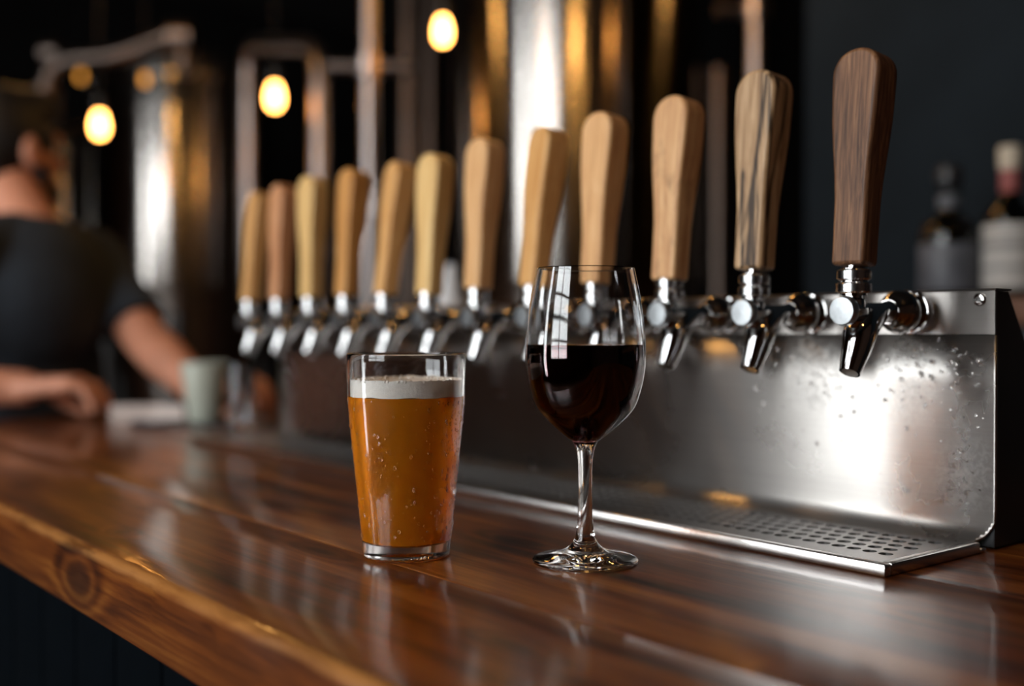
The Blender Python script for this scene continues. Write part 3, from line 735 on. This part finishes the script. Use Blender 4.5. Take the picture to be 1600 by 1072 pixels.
def ax(d):
    d = Vector(d); d.z = 0; d.normalize(); return Matrix((d, Vector((-d.y, d.x, 0)), Vector((0, 0, 1)))).transposed()
shR, shL = L(W(-1.015, 2.02, .305)), L(W(-.895, 2.33, .312))
elR, wrR = L(at(-225, 598, 1.86)), L(at(40, 606, 1.93))
elL, wrL = L(at(226, 528, 2.22)), L(at(322, 622, 2.08))
latv = (shL-shR).normalized(); face_b = Vector((latv.y, -latv.x, 0)).normalized()      # chest direction
A = ax(face_b)
chest = (shR+shL)/2; chest.z = L((0, 0, .20)).z
pel = L(W(-1.03, 2.26, -.10)); waist = (chest*.45+pel*.55)
neck = (shR+shL)/2 + Vector((0, 0, .055)) - face_b*.01
hd = L(at(20, 238, 2.26)); hf = (W(math.cos(math.radians(58)), math.sin(math.radians(58)), 0)).normalized(); HA = ax(hf); hs = -(HA @ Vector((0, 1, 0)))  # hs: his right
def hp(fwd, right, up): return hd + hf*fwd + hs*right + Vector((0, 0, up))
b = MB()
b.ball(hp(-.008, 0, .02), (.098, .076, .105), 24, 16, HA).ball(hp(.035, 0, -.055), (.060, .056, .065), 20, 12, HA)
b.ball(hp(.062, 0, -.095), (.026, .028, .020), 14, 8, HA)                                # chin
b.cap_chain([(hp(.092, 0, .02), .010), (hp(.108, 0, -.018), .014)])                      # nose
b.cap_chain([(hp(.082, -.035, .036), .011), (hp(.090, 0, .034), .011), (hp(.082, .035, .036), .011)])   # brow
b.cap_chain([(hp(.020, -.062, -.02), .022), (hp(.05, -.045, -.03), .022)]).cap_chain([(hp(.020, .062, -.02), .022), (hp(.05, .045, -.03), .022)])
for sg in (-1, 1):
    b.ball(hp(-.012, sg*.081, -.005), (.018, .010, .032), 14, 10, HA); b.ball(hp(-.008, sg*.079, -.030), (.011, .009, .014), 12, 8, HA)
b.cap_chain([(hp(-.02, 0, -.06), .055), (neck, .060), (neck-Vector((0, 0, .05)), .072)])
b.cap_chain([(shR, .058), (neck-Vector((0, 0, .03)), .058), (shL, .058)])
b.ball(chest+Vector((0, 0, .03)), (.118, .168, .16), 24, 14, A).ball(waist, (.115, .150, .17), 24, 14, A).ball(pel, (.125, .165, .14), 24, 14, A)
b.cap_chain([(shR, .054), (shR*.45+elR*.55, .046), (elR, .037), (elR*.65+wrR*.35, .042), (wrR, .030)])
b.cap_chain([(shL, .054), (shL*.45+elL*.55, .051), (elL, .045), (elL*.65+wrL*.35, .046), (wrL, .029)])
def hand(b, wr, d, side, zc, curl):
    """d: pointing direction along the counter, side: unit vector to the thumb, palm down; zc: counter height"""
    d = Vector(d).normalized(); side = Vector(side).normalized(); up = Vector((0, 0, 1))
    kn = wr+d*.085; kn.z = zc+.066
    for q in (-.030, -.010, .010, .030):
        b.cap_chain([(wr+side*q*.6, .020), (kn+side*q, .0155)])
    for q, ln in ((.031, .070), (.0105, .080), (-.0105, .074), (-.031, .058)):
        p = kn+side*q; m1 = p+d*ln*.40-up*.006; m2 = p+d*(ln*.66)-up*(.030*curl); e = p+d*(ln*(.95-.25*curl))-up*.030
        e.z = min(max(e.z, zc+.0075), zc+.02); m2.z = max(m2.z, zc+.009)
        b.cap_chain([(p, .0118), (m1, .0102), (m2, .0090), (e, .0075)], 10)
    t0 = wr+d*.022+side*.026; t1 = wr+d*.058+side*.055; t2 = wr+d*.090+side*.056; t1.z = zc+.024; t2.z = zc+.010
    b.cap_chain([(t0, .0165), (t1, .0120), (t2, .0088)], 10)
zc = L((0, 0, 0)).z
dR = W(1, .06, 0); hand(b, wrR, dR, W(-.06, 1, 0), zc, 1.0)
dL = W(.75, -.30, 0); hand(b, wrL, dL, W(-.30, -.75, 0), zc, .7)
for sg in (-1, 1):
    hip = pel+A @ Vector((0, sg*.09, -.05)); kn = hip*1; kn.z = .50; kn += face_b*.02; an = kn-face_b*.03; an.z = .09
    b.cap_chain([(hip, .085), ((hip+kn)/2, .072), (kn, .052), ((kn*.6+an*.4), .052), (an, .036)])
remesh(b, 'body', M['skin'], per, .005, 4)
s = MB()
s.ball(chest+Vector((0, 0, .03)), (.132, .180, .165), 28, 16, A).ball(waist+face_b*.004, (.132, .166, .185), 28, 16, A).ball(pel+Vector((0, 0, .03)), (.142, .180, .13), 28, 16, A)
s.cap_chain([(shR, .066), (neck-Vector((0, 0, .030)), .070), (shL, .066)])
for sh, el in ((shR, elR), (shL, elL)):
    s.cap_chain([(sh, .068), (sh*.7+el*.3, .064), (sh*.38+el*.62, .062)])
    q = (el-sh).normalized(); e1 = sh*.36+el*.64; s.tube([sh*.5+el*.5, e1+q*.050], [.063, .067], 16)
for k in range(6):                                                                       # folds in the shirt
    a = -1.2+.5*k; top = waist+A @ Vector((.12*math.cos(a), .16*math.sin(a), .10)); bot_ = pel+A @ Vector((.135*math.cos(a+.1), .172*math.sin(a+.1), -.03))
    s.cap_chain([(top, .012), ((top+bot_)/2+A @ Vector((.008, 0, 0)), .016), (bot_, .014)], 8)
remesh(s, 't_shirt', M['shirt'], per, .006, 5)
p = MB(); p.ball(pel-Vector((0, 0, .03)), (.137, .176, .12), 24, 14, A)
for sg in (-1, 1):
    hip = pel+A @ Vector((0, sg*.09, -.05)); kn = hip*1; kn.z = .50; kn += face_b*.02; an = kn-face_b*.03; an.z = .09
    p.cap_chain([(hip, .098), ((hip+kn)/2, .086), (kn, .068), ((kn*.6+an*.4), .066)]).tube([kn*.6+an*.4, an], [.066, .058], 16)
    sh_ = MB(); sh_.ball(an+face_b*.05+Vector((0, 0, -.048)), (.135, .05, .042), 18, 10, A).ball(an+Vector((0, 0, -.02)), (.055, .046, .06), 14, 8, A)
    sh_.v = [(x, y, max(z, .001)) for (x, y, z) in sh_.v]; remesh(sh_, 'shoe', M['shoe'], per, .008, 2)
remesh(p, 'trousers', M['trousers'], per, .008, 3)
h = MB()                                                                                 # hair: skull cap open at the face and under the nape
h.ball(hp(-.016, 0, .030), (.104, .084, .108), 32, 24, HA)
h.ball(hp(-.055, 0, -.015), (.062, .070, .070), 24, 16, HA)
h.ball(hp(.030, 0, .090), (.075, .070, .050), 24, 14, HA)
remesh(h, 'hair', M['hair'], per, .005, 3)
be = MB(); be.ball(hp(.052, 0, -.085), (.048, .060, .042), 20, 12, HA).cap_chain([(hp(.015, -.072, -.04), .013), (hp(.03, -.058, -.08), .018)]).cap_chain([(hp(.015, .072, -.04), .013), (hp(.03, .058, -.08), .018)])
remesh(be, 'beard', M['hair'], per, .005, 2)
for sg in (-1, 1): MB().ball(hp(.080, sg*.032, .014), .0125, 14, 10).build('eye', M['eye'], per)
MB().cap_chain([(hp(.093, -.020, -.056), .006), (hp(.101, 0, -.056), .008), (hp(.093, .020, -.056), .006)]).build('lips', M['lips'], per)
